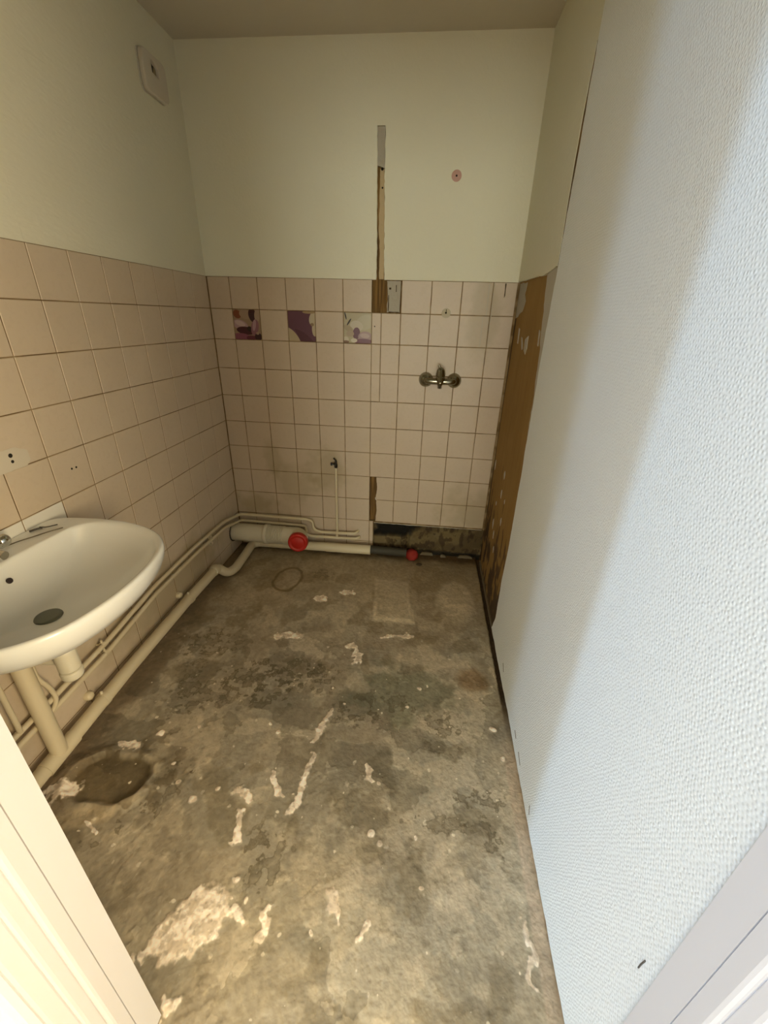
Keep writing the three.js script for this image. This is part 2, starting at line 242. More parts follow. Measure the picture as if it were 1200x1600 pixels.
// ------------------------------------------------------------------ back wall
const wallBack = structure('wall_back');
mesh('wall_body', box(-0.2, 1.8, -0.1, 2.6, -0.2, -0.06), dark, wallBack);
{
  const left = ragged([[0.889, TOP], [0.890, 1.77], [0.887, 2.03], [0.884, 2.18]], 0.012, 0.004, 5), right = ragged([[0.919, 2.18], [0.921, 2.03], [0.926, 1.77], [0.930, TOP]], 0.012, 0.004, 9);
  const up = [[-0.05, TOP], ...left, ...right, [1.62, TOP], [1.62, 2.5], [-0.05, 2.5]];
  mesh('painted_plaster', slab(up, 0.044, null, [0, 0, -0.05]), paint, wallBack);
  const bed = [[-0.05, -0.05], [0.897, -0.05], [0.897, 0.228], [1.62, 0.228], [1.62, TOP], [1.018, TOP], [1.018, 1.438], [0.869, 1.438], [0.869, TOP], [-0.05, TOP]];
  mesh('grout_bed', slab(bed, 0.0482, null, [0, 0, -0.05], 0, [[[0.869, 0.238], [0.914, 0.238], [0.914, 0.537], [0.869, 0.537]]]), grout, wallBack);
  mesh('groove_bed', box(0.855, 1.03, 0.22, 2.2, -0.056, -0.021), mortar, wallBack);
  // filler smeared in the upper end of the groove, and the lath that shows in the lower part
  mesh('groove_filler', slab([[0.885, 2.178], [0.919, 2.178], ...ragged([[0.921, 2.03], [0.887, 2.04]], 0.006, 0.004, 3)], 0.013, null, [0, 0, -0.021]), greyPlaster, wallBack);
  mesh('groove_lath', slab([...ragged([[0.899, 2.03], [0.897, 1.80], [0.903, 1.70], [0.903, 1.59]], 0.01, 0.003, 13), ...ragged([[0.926, 1.59], [0.925, 1.77], [0.919, 2.03]], 0.01, 0.002, 15)], 0.008, null, [0, 0, -0.021]), tanLath, wallBack);
  mesh('hole_plaster', slab([...ragged([[0.946, 1.441], [0.949, 1.50], [0.944, 1.583]], 0.008, 0.004, 23), [1.014, 1.583], ...ragged([[1.014, 1.57], [1.013, 1.441]], 0.02, 0.002, 22)], 0.014, null, [0, 0, -0.021]), greyPlaster, wallBack);
  for (const q of [[0.952, 1.447, 0.956, 1.52], [0.956, 1.545, 0.966, 1.553], [0.99, 1.535, 0.994, 1.565], [0.955, 1.441, 1.01, 1.4445]]) mesh('crack', slab(ragged([[q[0], q[1]], [q[2], q[1]], [q[2], q[3]], [q[0], q[3]], [q[0], q[1]]], 0.006, 0.0015, 4), 0.0012, null, [0, 0, -0.0074]), darkGap, wallBack);
  for (const q of [[1.527, 1.519, 1.531, 1.582]]) mesh('crack', slab(ragged([[q[0], q[1]], [q[2], q[1] + 0.01], [q[2], q[3]], [q[0] - 0.002, q[3]], [q[0], q[1]]], 0.006, 0.0012, 4), 0.0012, null, [0, 0, -0.0008]), darkGap, wallBack);
}
const colX = [0.002]; for (let k = 0; k < 10; k++) colX.push(0.12 + k * T); colX.push(W - 0.001);
function backTile(x0, x1, y0, y1, m = tileBack, lift = (rnd() - 0.5) * 0.0006) {
  const j = JOINT / 2, t = mesh('tile', tileGeometry(x1 - x0 - JOINT, y1 - y0 - JOINT, x0 + j, y0 + j), m, wallBack); t.position.set(x0 + j, y0 + j, lift); return t;
}
// flower tiles: prints on three tiles of the second row
function printTile(draw) {
  const cv = document.createElement('canvas'); cv.width = cv.height = 256; const c = cv.getContext('2d'); draw(c);
  const t = new THREE.CanvasTexture(cv); t.colorSpace = THREE.SRGBColorSpace; return std([0.72, 0.70, 0.68], 0.35, { map: t });
}
const oval = (c, x, y, rx, ry, a, fill) => { c.fillStyle = fill; c.beginPath(); c.ellipse(x, y, rx, ry, a, 0, 7); c.fill(); };
const prints = {
  1: printTile((c) => {
    c.fillStyle = '#a98f74'; c.fillRect(0, 0, 256, 256);
    oval(c, 40, 40, 40, 34, 0.6, '#8a4a2a'); oval(c, 120, 40, 60, 40, 0.2, '#b69a80'); oval(c, 190, 50, 40, 60, -0.3, '#3c1220'); oval(c, 236, 40, 30, 60, 0.2, '#b9a18c');
    oval(c, 60, 130, 75, 42, 0.25, '#c4a2a4'); oval(c, 60, 118, 52, 22, 0.3, '#dcc0bd'); oval(c, 110, 180, 90, 34, 0.1, '#4a1424'); oval(c, 150, 165, 28, 22, 0.4, '#26080f');
    oval(c, 200, 150, 36, 70, 0.25, '#9a6a78'); oval(c, 196, 130, 16, 50, 0.2, '#c09aa2'); oval(c, 60, 236, 90, 34, 0.05, '#935368'); oval(c, 170, 246, 60, 26, 0.1, '#6a2c40'); oval(c, 226, 230, 34, 34, 0, '#3a101c'); oval(c, 222, 200, 16, 12, 0, '#b89a84');
  }),
  3: printTile((c) => {
    c.fillStyle = '#6b3f52'; c.fillRect(0, 0, 256, 256);
    c.fillStyle = '#c9b795'; c.beginPath(); c.moveTo(0, 140); c.quadraticCurveTo(70, 170, 110, 256); c.lineTo(0, 256); c.fill();
    c.fillStyle = '#5a2c40'; c.beginPath(); c.moveTo(60, 150); c.quadraticCurveTo(150, 160, 236, 256); c.lineTo(110, 256); c.fill();
    oval(c, 242, 60, 40, 60, 0.3, '#d3c4a6'); oval(c, 250, 150, 26, 60, 0, '#d0bf9f'); oval(c, 228, 110, 16, 14, 0, '#9a8060'); oval(c, 200, 8, 60, 12, 0, '#b59a70');
  }),
  5: printTile((c) => {
    c.fillStyle = '#c3b694'; c.fillRect(0, 0, 256, 256);
    oval(c, 200, 80, 90, 60, -0.3, '#cbbfa0'); oval(c, 120, 110, 60, 44, 0.2, '#d6cbb2'); oval(c, 40, 130, 50, 24, 0.4, '#b5a483'); oval(c, 118, 172, 34, 50, 0.1, '#703a50'); oval(c, 60, 176, 36, 26, 0, '#bda78c');
    oval(c, 200, 200, 66, 46, 0, '#b49596'); oval(c, 196, 190, 44, 20, 0.1, '#cbb2ad'); oval(c, 180, 240, 90, 24, 0, '#7c4358'); oval(c, 20, 224, 26, 24, 0, '#ded2ba'); oval(c, 96, 232, 30, 18, 0, '#e4dac6'); oval(c, 20, 246, 30, 12, 0, '#8b6a58');
    oval(c, 18, 28, 6, 32, -0.25, '#2a1a1c'); oval(c, 50, 78, 7, 34, 0.6, '#2a1a1c');
  }),
};
for (let r = 0; r < 11; r++) for (let c = 0; c < 11; c++) {
  const x0 = colX[c], x1 = colX[c + 1], y1 = rowTop(r), y0 = rowBottom(r);
  if (y1 - y0 < 0.02) continue;
  if (r >= 9 && c >= 6) { if (c === 6) backTile(0.8705, 0.8945, y0, y1, tileBack); continue; }
  if (c === 6 && r === 0) continue;
  if (c === 6 && r >= 1 && r <= 3) { backTile(x0 - 0.001, 0.9195, y0, y1, tileBack, -0.0006); backTile(0.919, x1, y0, y1); continue; }
  if (c === 6 && (r === 7 || r === 8)) {                      // tiles broken along the slot
    const e = ragged([[0.912, y1 - 0.002], [0.916, (y0 + y1) / 2], [0.909, y0 + 0.002]], 0.008, 0.004, 60 + r);
    const m = mesh('tile', slab([...e, [x1 - 0.0016, y0 + 0.002], [x1 - 0.0016, y1 - 0.002]], 0.006, null, [0, 0, -0.006]), tileBack, wallBack);
    const uv = m.geometry.attributes.uv, p = m.geometry.attributes.position; for (let i = 0; i < uv.count; i++) uv.setXY(i, p.getX(i) / 2.1, p.getY(i) / 1.6); continue;
  }
    const decor = r === 1 ? { 1: prints[1], 3: prints[3], 5: prints[5] }[c] : undefined;
  const t = backTile(x0, x1, y0, y1, decor ?? tileBack);
  if (decor) {
    const p = t.geometry.attributes.position, uv = t.geometry.attributes.uv; for (let i = 0; i < uv.count; i++) uv.setXY(i, p.getX(i) / (x1 - x0 - JOINT), p.getY(i) / (y1 - y0 - JOINT));
    t.userData.label = { 1: 'tile printed with pebbles and a purple flower', 3: 'tile printed with a broad purple petal', 5: 'tile printed with dark twigs and pale pebbles' }[c];
  }
}
// silicone left by a shower screen, on the right-hand tiles
for (const [x, y0, y1] of [[1.450, 1.44, 1.585], [1.474, 1.29, 1.585], [1.436, 1.29, 1.43]]) mesh('sealant_trace', slab(ragged([[x - 0.002, y0], [x + 0.002, y0], [x + 0.003, (y0 + y1) / 2], [x + 0.002, y1], [x - 0.002, y1], [x - 0.002, y0]], 0.012, 0.0012, 77), 0.0011, null, [0, 0, -0.0003]), std([0.42, 0.36, 0.26], 0.6), wallBack);
// recess at the bottom where tiles and mortar are broken out
{
  const x0 = 0.897, x1 = 1.62, y0 = -0.03, y1 = 0.232, nx = 150, ny = 56;
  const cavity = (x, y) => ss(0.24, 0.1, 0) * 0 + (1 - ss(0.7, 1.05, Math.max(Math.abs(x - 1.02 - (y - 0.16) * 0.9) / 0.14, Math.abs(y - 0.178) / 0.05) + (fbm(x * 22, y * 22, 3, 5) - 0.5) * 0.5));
  const g = new THREE.PlaneGeometry(x1 - x0, y1 - y0, nx, ny); g.translate((x0 + x1) / 2, (y0 + y1) / 2, 0);
  const p = g.attributes.position, uv = g.attributes.uv;
  for (let i = 0; i < p.count; i++) {
    const x = p.getX(i), y = p.getY(i), e = Math.min(1, (x - x0) / 0.012), b = ss(0.05, 0.03, y) ;
    let z = -0.016 + (fbm(x * 16, y * 16, 4, 15) - 0.5) * 0.02; z -= 0.036 * cavity(x, y);
    z -= 0.02 * ss(1.10, 1.12, x) * ss(1.135, 1.125, x) * ss(0.04, 0.06, y);
    z -= 0.028 * (1 - ss(0.022, 0.05, y + (fbm(x * 12, y * 12, 3, 19) - 0.5) * 0.03)) ; p.setZ(i, Math.max(-0.058, z * e - 0.02 * (1 - e)));
    uv.setXY(i, (x - x0) / (x1 - x0), (y - y0) / (y1 - y0));
  }
  g.computeVertexNormals();
  const map = dataTexture(512, 192, (u, v) => {
    const x = x0 + u * (x1 - x0), y = y0 + v * (y1 - y0), n = fbm(x * 14, y * 14, 4, 25), m = fbm(x * 45, y * 30, 3, 27);
    let c = mix([0.42, 0.35, 0.23], [0.56, 0.49, 0.34], ss(0.35, 0.65, n)); c = mix(c, [0.24, 0.17, 0.10], 0.6 * ss(0.5, 0.68, m));
    c = mix(c, [0.64, 0.56, 0.40], 0.6 * ss(1.02, 0.95, x) * ss(0.05, 0.09, y) * ss(0.135, 0.12, y));
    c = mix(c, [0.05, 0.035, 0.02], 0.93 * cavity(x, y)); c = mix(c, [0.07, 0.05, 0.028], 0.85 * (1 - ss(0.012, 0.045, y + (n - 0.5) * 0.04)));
    return c;
  }, true);
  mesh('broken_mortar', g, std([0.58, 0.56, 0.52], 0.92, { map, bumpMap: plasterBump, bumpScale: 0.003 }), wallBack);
  for (const [x, y, a] of [[1.25, 0.02, 0.045], [1.50, 0.018, 0.05], [1.36, 0.012, 0.018]]) mesh('mortar_lump', slab(ragged([[x - a, y - 0.012], [x + a, y - 0.012], [x + a * 0.8, y + 0.006], [x - a * 0.7, y + 0.009], [x - a, y - 0.012]], 0.006, 0.006, 31), 0.014, null, [0, 0, -0.024]), std([0.15, 0.115, 0.07], 0.95), wallBack);
  mesh('tile_edge', slab(ragged([[0.90, 0.224], [1.15, 0.224], [1.58, 0.226], [1.58, 0.232], [0.90, 0.232], [0.90, 0.224]], 0.02, 0.0025, 17), 0.01, null, [0, 0, -0.012]), palePlaster, wallBack);
}
// ------------------------------------------------------------------ left wall
const wallLeft = structure('wall_left');
mesh('wall_body', box(-0.2, -0.0018, -0.1, TOP, -0.1, 2.2), grout, wallLeft);
mesh('painted_plaster', box(-0.2, -0.005, TOP, 2.55, -0.1, 2.2), paint, wallLeft);
{
  const edges = [0.002]; for (let k = 0; k < 13; k++) edges.push(0.154 + k * T); edges.push(FRONT - 0.002);
  const turn = new THREE.Matrix4().makeBasis(V(0, 0, -1), V(0, 1, 0), V(1, 0, 0));
  for (let r = 0; r < 11; r++) for (let c = 0; c < edges.length - 1; c++) {
    const z0 = edges[c] + JOINT / 2, z1 = edges[c + 1] - JOINT / 2, y1 = rowTop(r) - JOINT / 2, y0 = rowBottom(r) + JOINT / 2;
    if (y1 - y0 < 0.02 || z1 - z0 < 0.01) continue;
    const t = mesh('tile', tileGeometry(z1 - z0, y1 - y0, 2.1 - z1, y0), r === 5 && z0 > 1.18 ? whiteTile : tileLeft, wallLeft);
    t.quaternion.setFromRotationMatrix(turn); t.position.set((rnd() - 0.5) * 0.0006, y0, z1);
  }
  for (const [y, z, r] of [[1.028, 1.318, 0.0065], [1.010, 1.318, 0.0048], [0.924, 1.132, 0.0036], [0.923, 1.113, 0.0036]]) mesh('screw_hole', lathe([[0, 0.0007], [r, 0.0007], [r, 0]], [0.0006, y, z], [1, 0, 0], 20), dark, wallLeft);
  const e = ragged([[-1.42, 1.050], [-1.30, 1.047], [-1.264, 1.03], [-1.262, 1.0], [-1.28, 0.985], [-1.42, 0.985], [-1.42, 1.050]], 0.008, 0.003, 8);
  mesh('filler_patch', slab(e, 0.0012, ON_LEFT, [0, 0, 0]), std([0.60, 0.53, 0.42], 0.8), wallLeft);
}
// ------------------------------------------------------------------ right wall: bare board, plaster, painted strip, woven wallpaper
const wallRight = structure('wall_right');
{
  const X0 = 1.597;
  const boardMap = dataTexture(256, 1024, (u, v) => {
    const z = u * 0.8, y = v * 2.5, n = fbm(z * 8, y * 5, 4, 51), s = fbm(z * 60, y * 6, 3, 53);
    let c = mix([0.60, 0.455, 0.22], [0.68, 0.53, 0.285], n); c = mix(c, [0.52, 0.37, 0.17], 0.15 * ss(0.5, 0.7, s));
    c = mix(c, [0.24, 0.17, 0.09], 0.85 * ss(0.5, 0.62, fbm(z * 16, y * 9, 4, 57) + 0.55 * (0.30 - y) - 0.02) * ss(0.55, 0.2, y + (z - 0.5) * 0.2));
    c = mix(c, [0.30, 0.2, 0.09], 0.7 * ss(0.62, 0.7, fbm(z * 26, y * 7, 3, 59)) * ss(0.35, 0.2, Math.abs(y - 0.45)));
    c = mix(c, [0.13, 0.09, 0.05], 0.8 * (1 - ss(0.005, 0.03, z + (n - 0.5) * 0.03))); return c;
  }, true);
  boardMap.repeat.set(1, 1);
  const body = box(X0, 1.8, -0.1, 2.55, -0.1, 2.2); { const p = body.attributes.position, uv = body.attributes.uv; for (let i = 0; i < p.count; i++) uv.setXY(i, p.getZ(i) / 0.8, p.getY(i) / 2.5); }
  mesh('bare_board', body, std([0.85, 0.85, 0.85], 0.9, { map: boardMap, bumpMap: plasterBump, bumpScale: 0.001 }), wallRight, 'bare brown board where the covering was torn off');
  const seam = ragged([[0.699, 2.13], [0.702, 1.9], [0.700, 1.70], [0.701, 1.587]], 0.02, 0.0012, 3);
  mesh('painted_strip', slab([[-0.02, 2.52], [0.694, 2.52], [0.696, 2.13], ...seam.map(([z, y], i) => [z - 0.010 - 0.016 * Math.sin(Math.min(1, i / seam.length * 1.2) * Math.PI), y]), [0.675, 1.589], ...ragged([[0.66, 1.586], [0.52, 1.576], [0.30, 1.583], [0.10, 1.585], [0.012, 1.588]], 0.02, 0.003, 19), [-0.02, 1.588]], 0.010, ON_RIGHT, [X0, 0, 0]), paint, wallRight);
  mesh('open_seam', slab([[0.66, 1.588], [0.712, 1.588], [0.712, 2.13], [0.66, 2.13]], 0.0085, ON_RIGHT, [X0, 0, 0]), mortar, wallRight);
  mesh('seam_filler', box(1.589, 1.62, 2.10, 2.52, 0.68, 0.72), paint, wallRight);
  mesh('filler_strip', slab([...ragged([[0.556, 1.574], [0.57, 1.50], [0.60, 1.43], [0.615, 1.36], [0.645, 1.30], [0.650, 1.22], [0.672, 1.16], [0.67, 1.06], [0.69, 0.98], [0.693, 0.9], [0.705, 0.86]], 0.012, 0.008, 29), [0.72, 0.86], [0.72, 1.586], [0.62, 1.583]], 0.0062, ON_RIGHT, [X0, 0, 0]), palePlaster, wallRight);
  const weave = dataTexture(512, 512, (u, v) => {                // 0.128 m of woven glass-fibre relief
    let h = 0; const n = 17 + 1, x = u * n, y = v * n;
    const j0 = Math.floor(y), i0 = Math.floor(x);
    for (let j = j0 - 1; j <= j0 + 1; j++) for (let i = i0 - 1; i <= i0 + 1; i++) {
      const a = ((i % n) + n) % n, b = ((j % n) + n) % n, cx = i + 0.5 + (b % 2 ? 0.5 : 0) + (hash(a, b, 2) - 0.5) * 0.5, cy = j + 0.5 + (hash(a, b, 3) - 0.5) * 0.4;
      const d = Math.hypot((x - cx) / (0.42 + 0.2 * hash(a, b, 5)), (y - cy) / 0.5); h = Math.max(h, (1 - ss(0, 1.1, d)) * (0.5 + 0.5 * hash(a, b, 4)));
    }
    return [h, h, h];
  });
  weave.repeat.set(1 / 0.128, 1 / 0.128);
  const edge = ragged([[0.699, 2.13], [0.702, 1.9], [0.700, 1.70], [0.702, 1.587], [0.697, 1.45], [0.69, 1.30], [0.70, 1.15], [0.70, 0.96], [0.712, 0.86], [0.708, 0.79], [0.711, 0.685], [0.715, 0.50], [0.697, 0.33], [0.700, 0.2], [0.705, 0.117], [0.66, 0.02]], 0.015, 0.005, 37);
  const foot = ragged([[0.66, 0.02], [0.95, 0.014], [1.15, 0.02], [1.4, 0.012], [1.7, 0.006], [FRONT, 0.004]], 0.02, 0.006, 39);
  mesh('wallpaper', slab([[0.697, 2.52], ...edge.slice(0, -1), ...foot, [FRONT + 0.02, 0.004], [FRONT + 0.02, 2.52]], 0.010, ON_RIGHT, [X0, 0, 0]), std([0.80, 0.815, 0.80], 0.7, { bumpMap: weave, bumpScale: 0.0009 }), wallRight, 'white painted woven wallpaper');
  // scraps of old plaster left on the board
  const flake = (pts, k) => mesh('plaster_scrap', slab(ragged([...pts, pts[0]], 0.008, 0.003, k), 0.0022, ON_RIGHT, [X0, 0, 0]), k % 2 ? palePlaster : greyPlaster, wallRight);
  flake([[0.012, 1.582], [0.18, 1.575], [0.16, 1.53], [0.2, 1.50], [0.16, 1.46], [0.10, 1.45], [0.06, 1.435], [0.012, 1.43]], 40);
  flake([[0.32, 1.344], [0.378, 1.362], [0.385, 1.311], [0.366, 1.286], [0.33, 1.30]], 41); flake([[0.225, 1.354], [0.25, 1.35], [0.30, 1.305], [0.28, 1.30]], 43);
  flake([[0.14, 1.389], [0.165, 1.385], [0.17, 1.32], [0.15, 1.322]], 45); flake([[0.555, 1.39], [0.572, 1.385], [0.58, 1.332], [0.566, 1.335]], 47);
  for (const [z, y, h, w] of [[0.342, 0.72, 0.022, 0.014], [0.339, 0.615, 0.024, 0.010], [0.443, 0.617, 0.012, 0.008], [0.244, 0.523, 0.012, 0.008], [0.43, 0.502, 0.022, 0.012], [0.244, 0.398, 0.03, 0.014], [0.05, 0.677, 0.03, 0.012], [0.36, 0.30, 0.02, 0.01], [0.30, 0.36, 0.025, 0.008]]) flake([[z - w, y], [z, y + h], [z + w, y + h * 0.3], [z + w * 0.4, y - h]], Math.round(z * 100) * 2 + 1);
  mesh('skirting_remnant', slab(ragged([[0.02, -0.008], [0.66, -0.006], [0.72, 0.0], [0.70, 0.012], [0.40, 0.014], [0.02, 0.02], [0.02, -0.008]], 0.02, 0.004, 81), 0.006, ON_RIGHT, [X0, 0, 0]), std([0.20, 0.15, 0.09], 0.95), wallRight);
  for (const [z0, y0, z1, y1] of [[1.274, 0.068, 1.30, 0.060], [1.35, 0.058, 1.39, 0.046], [1.53, 0.066, 1.542, 0.04], [0.97, 0.09, 1.0, 0.07]]) mesh('scrape', slab([[z0, y0], [z1, y1], [z1 + 0.004, y1 + 0.005], [z0 + 0.003, y0 + 0.006]], 0.0009, ON_RIGHT, [1.5873, 0, 0]), std([0.25, 0.22, 0.17], 0.9), wallRight);
  const st = tube([[1.5865, 0.485, 2.0115], [1.5855, 0.502, 2.0128], [1.5865, 0.519, 2.0142]], 0.0012, 0.004, 6, 8); mesh('staple', st, std([0.12, 0.11, 0.1], 0.5, { metalness: 0.5 }), wallRight);
}
// ------------------------------------------------------------------ ceiling and front wall with its doorway
const ceiling = structure('ceiling'); mesh('ceiling_plaster', box(-0.2, 1.8, H, H + 0.15, -0.2, 2.1), ceilingPaint, ceiling);
const OL = 0.693, OR = 1.581, HEAD = 2.06;
const wallFront = structure('wall_front');
mesh('wall_body', plain([box(-4.1, OL - 0.02, 0, 2.55, FRONT + 0.01, 2.14), box(OR + 0.02, 3.1, 0, 2.55, FRONT + 0.01, 2.14), box(OL - 0.02, OR + 0.02, HEAD + 0.02, 2.55, FRONT + 0.01, 2.14)]), paint, wallFront);
// door frame: reveal with a fine joint, then a moulded architrave on the outer side
function casing(k) {                                          // k = +1: profile for a left jamb, x measured away from the opening
  const P = [[0, 2.042], [0, 2.0842], [0.005, 2.0844], [0.005, 2.0856], [0, 2.0858], [0, 2.106], [0.001, 2.110], [0.003, 2.113], [0.0035, 2.1145], [0.0055, 2.115], [0.0055, 2.1162], [0.004, 2.1165], [0.005, 2.130], [0.006, 2.134], [0.0085, 2.1365], [0.010, 2.137], [0.010, 2.1385], [0.0085, 2.139], [0.012, 2.158], [0.014, 2.162], [0.016, 2.1625], [0.016, 2.164], [0.0145, 2.1645], [0.02, 2.172], [0.03, 2.176], [0.07, 2.178], [0.083, 2.17], [0.083, 2.14], [0.03, 2.138], [0.03, 2.042]];
  return P.map(([d, z]) => [k > 0 ? OL - d : OR + d, -z]);
}
for (const k of [1, -1]) {
  const g = structure(k > 0 ? 'trim_1' : 'trim_2'), pr = casing(k); if (k < 0) pr.reverse();
  mesh('door_jamb', slab(pr, HEAD + 0.06, UPWARD, [0, 0, 0]), gloss, g);
}
{ const g = structure('trim_3'); mesh('door_head', plain([box(OL, OR, HEAD, HEAD + 0.04, 2.042, 2.12), box(OL - 0.08, OR + 0.08, HEAD + 0.01, HEAD + 0.08, 2.12, 2.155)]), gloss, g); }

// ------------------------------------------------------------------ unseen room outside, behind the camera, laid out for its light
{
  const hp = std([0.78, 0.72, 0.58], 0.85), wood = std([0.34, 0.2, 0.1], 0.5);  // warm beige of the unseen walls tints the bounced light
  const f = structure('floor_hall'); mesh('floor_boards', box(-4.1, 3.1, -0.2, -0.004, 2.16, 8.9), wood, f);
  const c = structure('ceiling_hall'); mesh('ceiling_plaster', box(-4.1, 3.1, H, H + 0.15, 2.1, 8.9), hp, c);
  const r = structure('wall_hall_right'); mesh('wall_body', box(3.0, 3.15, -0.1, 2.6, 2.05, 8.9), hp, r);
  const l = structure('wall_hall_left');
  const A0 = 5.16, A1 = 5.44, B0 = 7.0, B1 = 7.7, C0 = -3.75, C1 = -2.25, E0 = 0.2, E1 = 2.2;
  mesh('wall_body', plain([box(-4.15, -4, -0.1, 2.6, 2.05, A0), box(-4.15, -4, -0.1, 2.6, A1, B0), box(-4.15, -4, -0.1, 2.6, B1, 8.9), box(-4.15, -4, -0.1, 0.3, A0, A1), box(-4.15, -4, 2.3, 2.6, A0, A1), box(-4.15, -4, -0.1, 0.3, B0, B1), box(-4.15, -4, 2.3, 2.6, B0, B1)]), hp, l);
  const b = structure('wall_hall_back');
  mesh('wall_body', plain([box(-4.1, C0, -0.1, 2.6, 8.8, 8.95), box(C1, E0, -0.1, 2.6, 8.8, 8.95), box(E1, 3.1, -0.1, 2.6, 8.8, 8.95), box(E0, E1, -0.1, 0.3, 8.8, 8.95), box(E0, E1, 2.3, 2.6, 8.8, 8.95), box(C0, C1, -0.1, 0.3, 8.8, 8.95), box(C0, C1, 2.3, 2.6, 8.8, 8.95)]), hp, b);
  const glass = new THREE.MeshPhysicalMaterial({ transmission: 1, thickness: 0, roughness: 0, color: 0xffffff });
  for (const [i, z0, z1, turn] of [[1, A0, A1, 0], [2, B0, B1, 0], [3, C0, C1, 1], [4, E0, E1, 1]]) {  // unseen windows, set where they shape the light on the right and back walls
    const w = structure('unseen_window_' + i), put = (g) => { if (turn) g.applyMatrix4(new THREE.Matrix4().makeBasis(V(0, 0, -1), V(0, 1, 0), V(1, 0, 0))).translate(0, 0, 4.8); return g; };
    mesh('window_frame', put(plain([box(-4.1, -4.04, 0.3, 0.36, z0, z1), box(-4.1, -4.04, 2.24, 2.3, z0, z1), box(-4.1, -4.04, 0.36, 2.24, z0, z0 + 0.05), box(-4.1, -4.04, 0.36, 2.24, z1 - 0.05, z1)])), gloss, w);
    mesh('pane', put(box(-4.075, -4.07, 0.36, 2.24, z0 + 0.05, z1 - 0.05)), glass, w);
  }
  const t = thing('unseen_wall_light', 'unseen warm light panel outside the doorway, placed to light the left wall', 'lamp', UNSEEN_LAMP.at);
  const [lw, lh] = UNSEEN_LAMP.size.map((q) => q / 2);
  mesh('diffuser', box(-0.008, 0.01, -lh, lh, -lw, lw), std([0.9, 0.85, 0.75], 0.4, { emissive: WARM, emissiveIntensity: 1 }), t);
  mesh('frame', plain([-1, 1].flatMap((k) => [box(-0.014, 0.014, k * (lh + 0.02) - 0.02, k * (lh + 0.02) + 0.02, -lw - 0.04, lw + 0.04), box(-0.014, 0.014, -lh, lh, k * (lw + 0.02) - 0.02, k * (lw + 0.02) + 0.02)])), gloss, t);
}

// ------------------------------------------------------------------ washbasin
const BZ = 1.553, RIM = 0.802;
const basin = thing('washbasin', 'white ceramic washbasin hung on the tiled left wall', 'washbasin', [0, RIM, BZ]);
{
  const half = [[0, -0.25], [0.004, -0.272], [0.018, -0.291], [0.05, -0.303], [0.11, -0.311], [0.171, -0.313], [0.245, -0.307], [0.313, -0.29], [0.365, -0.267], [0.405, -0.24], [0.451, -0.185], [0.474, -0.12], [0.485, -0.06], [0.488, 0]];
  const inner = [[0.10, -0.18], [0.102, -0.2], [0.105, -0.225], [0.112, -0.25], [0.14, -0.278], [0.18, -0.29], [0.245, -0.291], [0.308, -0.276], [0.357, -0.254], [0.395, -0.228], [0.438, -0.176], [0.460, -0.114], [0.470, -0.057], [0.473, 0]];
  const whole = (h) => { const back = []; const out = h.map((p) => V(p[0], 0, p[1])); for (let i = h.length - 2; i >= 0; i--) out.push(V(h[i][0], 0, -h[i][1])); for (let k = 1; k < 6; k++) back.push(V(h[0][0] - (h === inner ? 0.012 * Math.sin(k / 6 * Math.PI) : 0), 0, -h[0][1] + 2 * h[0][1] * k / 6)); return [...out, ...back]; };
  const N = 144, sample = (h) => { const c = new THREE.CatmullRomCurve3(whole(h), true, 'centripetal'); return c.getPoints(N).slice(0, N); };
  const O = sample(half), I = sample(inner), D = [0.206, 0.0];
  const rings = [], ring = (A, f, y, push = 0) => rings.push(A.map((p) => { const dx = p.x - D[0], dz = p.z - D[1], l = Math.hypot(dx, dz), k = f - push / l; return [Math.max(0.0, D[0] + dx * k), y, D[1] + dz * k]; }));
  ring(O, 0.08, -0.175); ring(O, 0.3, -0.168); ring(O, 0.55, -0.145); ring(O, 0.75, -0.115); ring(O, 0.88, -0.085); ring(O, 0.95, -0.06); ring(O, 0.985, -0.035); ring(O, 1, -0.016); ring(O, 1, -0.008, 0.0005); ring(O, 1, -0.003, 0.0025); ring(O, 1, 0, 0.0065);
  ring(I, 1, -0.001, -0.003); ring(I, 1, -0.005, 0.003); ring(I, 1, -0.012, 0.008);
  for (let k = 1; k <= 14; k++) { const s = k / 14, f = 0.97 * (1 - s) + 0.10 * s; ring(I, f, -0.016 - 0.122 * (1 - Math.pow(f, 2.6)) - 0.006 * s); }
  const pos = [], idx = [];
  for (const r of rings) for (const p of r) pos.push(...p);
  for (let r = 0; r < rings.length - 1; r++) for (let i = 0; i < N; i++) { const j = (i + 1) % N, a = r * N + i, b = r * N + j, c = a + N, d = b + N; idx.push(a, b, c, b, d, c); }
  const g = new THREE.BufferGeometry(); g.setAttribute('position', new THREE.Float32BufferAttribute(pos, 3)); g.setIndex(idx); g.computeVertexNormals();
  mesh('basin_bowl', g, ceramic, basin);
  mesh('drain_plug', lathe([[0, 0.006], [0.024, 0.0055], [0.031, 0.003], [0.033, 0], [0.033, -0.006]], [D[0], -0.142, D[1]], [0, 1, 0]), std([0.16, 0.165, 0.13], 0.45, { metalness: 0.3 }), basin, 'flat dark grey drain plug');
  mesh('overflow_hole', plain([lathe([[0, 0.003], [0.0055, 0.003], [0.0075, 0.0035], [0.008, 0.0]], [0.106, -0.050, -0.02], [0.86, 0.5, 0], 20)]), std([0.03, 0.02, 0.02], 0.6), basin, 'small dark overflow hole');
}
const tap = thing('basin_tap', 'chrome tap on the back ledge of the white washbasin', 'tap', [0.052, RIM, BZ]);
const tapBody = mesh('tap_body', plain([lathe([[0.024, 0], [0.024, 0.008], [0.018, 0.012], [0.017, 0.05], [0, 0.055]], [0, 0, 0]), tube([[0, 0.03, -0.075], [0, 0.03, 0.075]], 0.012, 0.01, 4)]), chrome, tap);
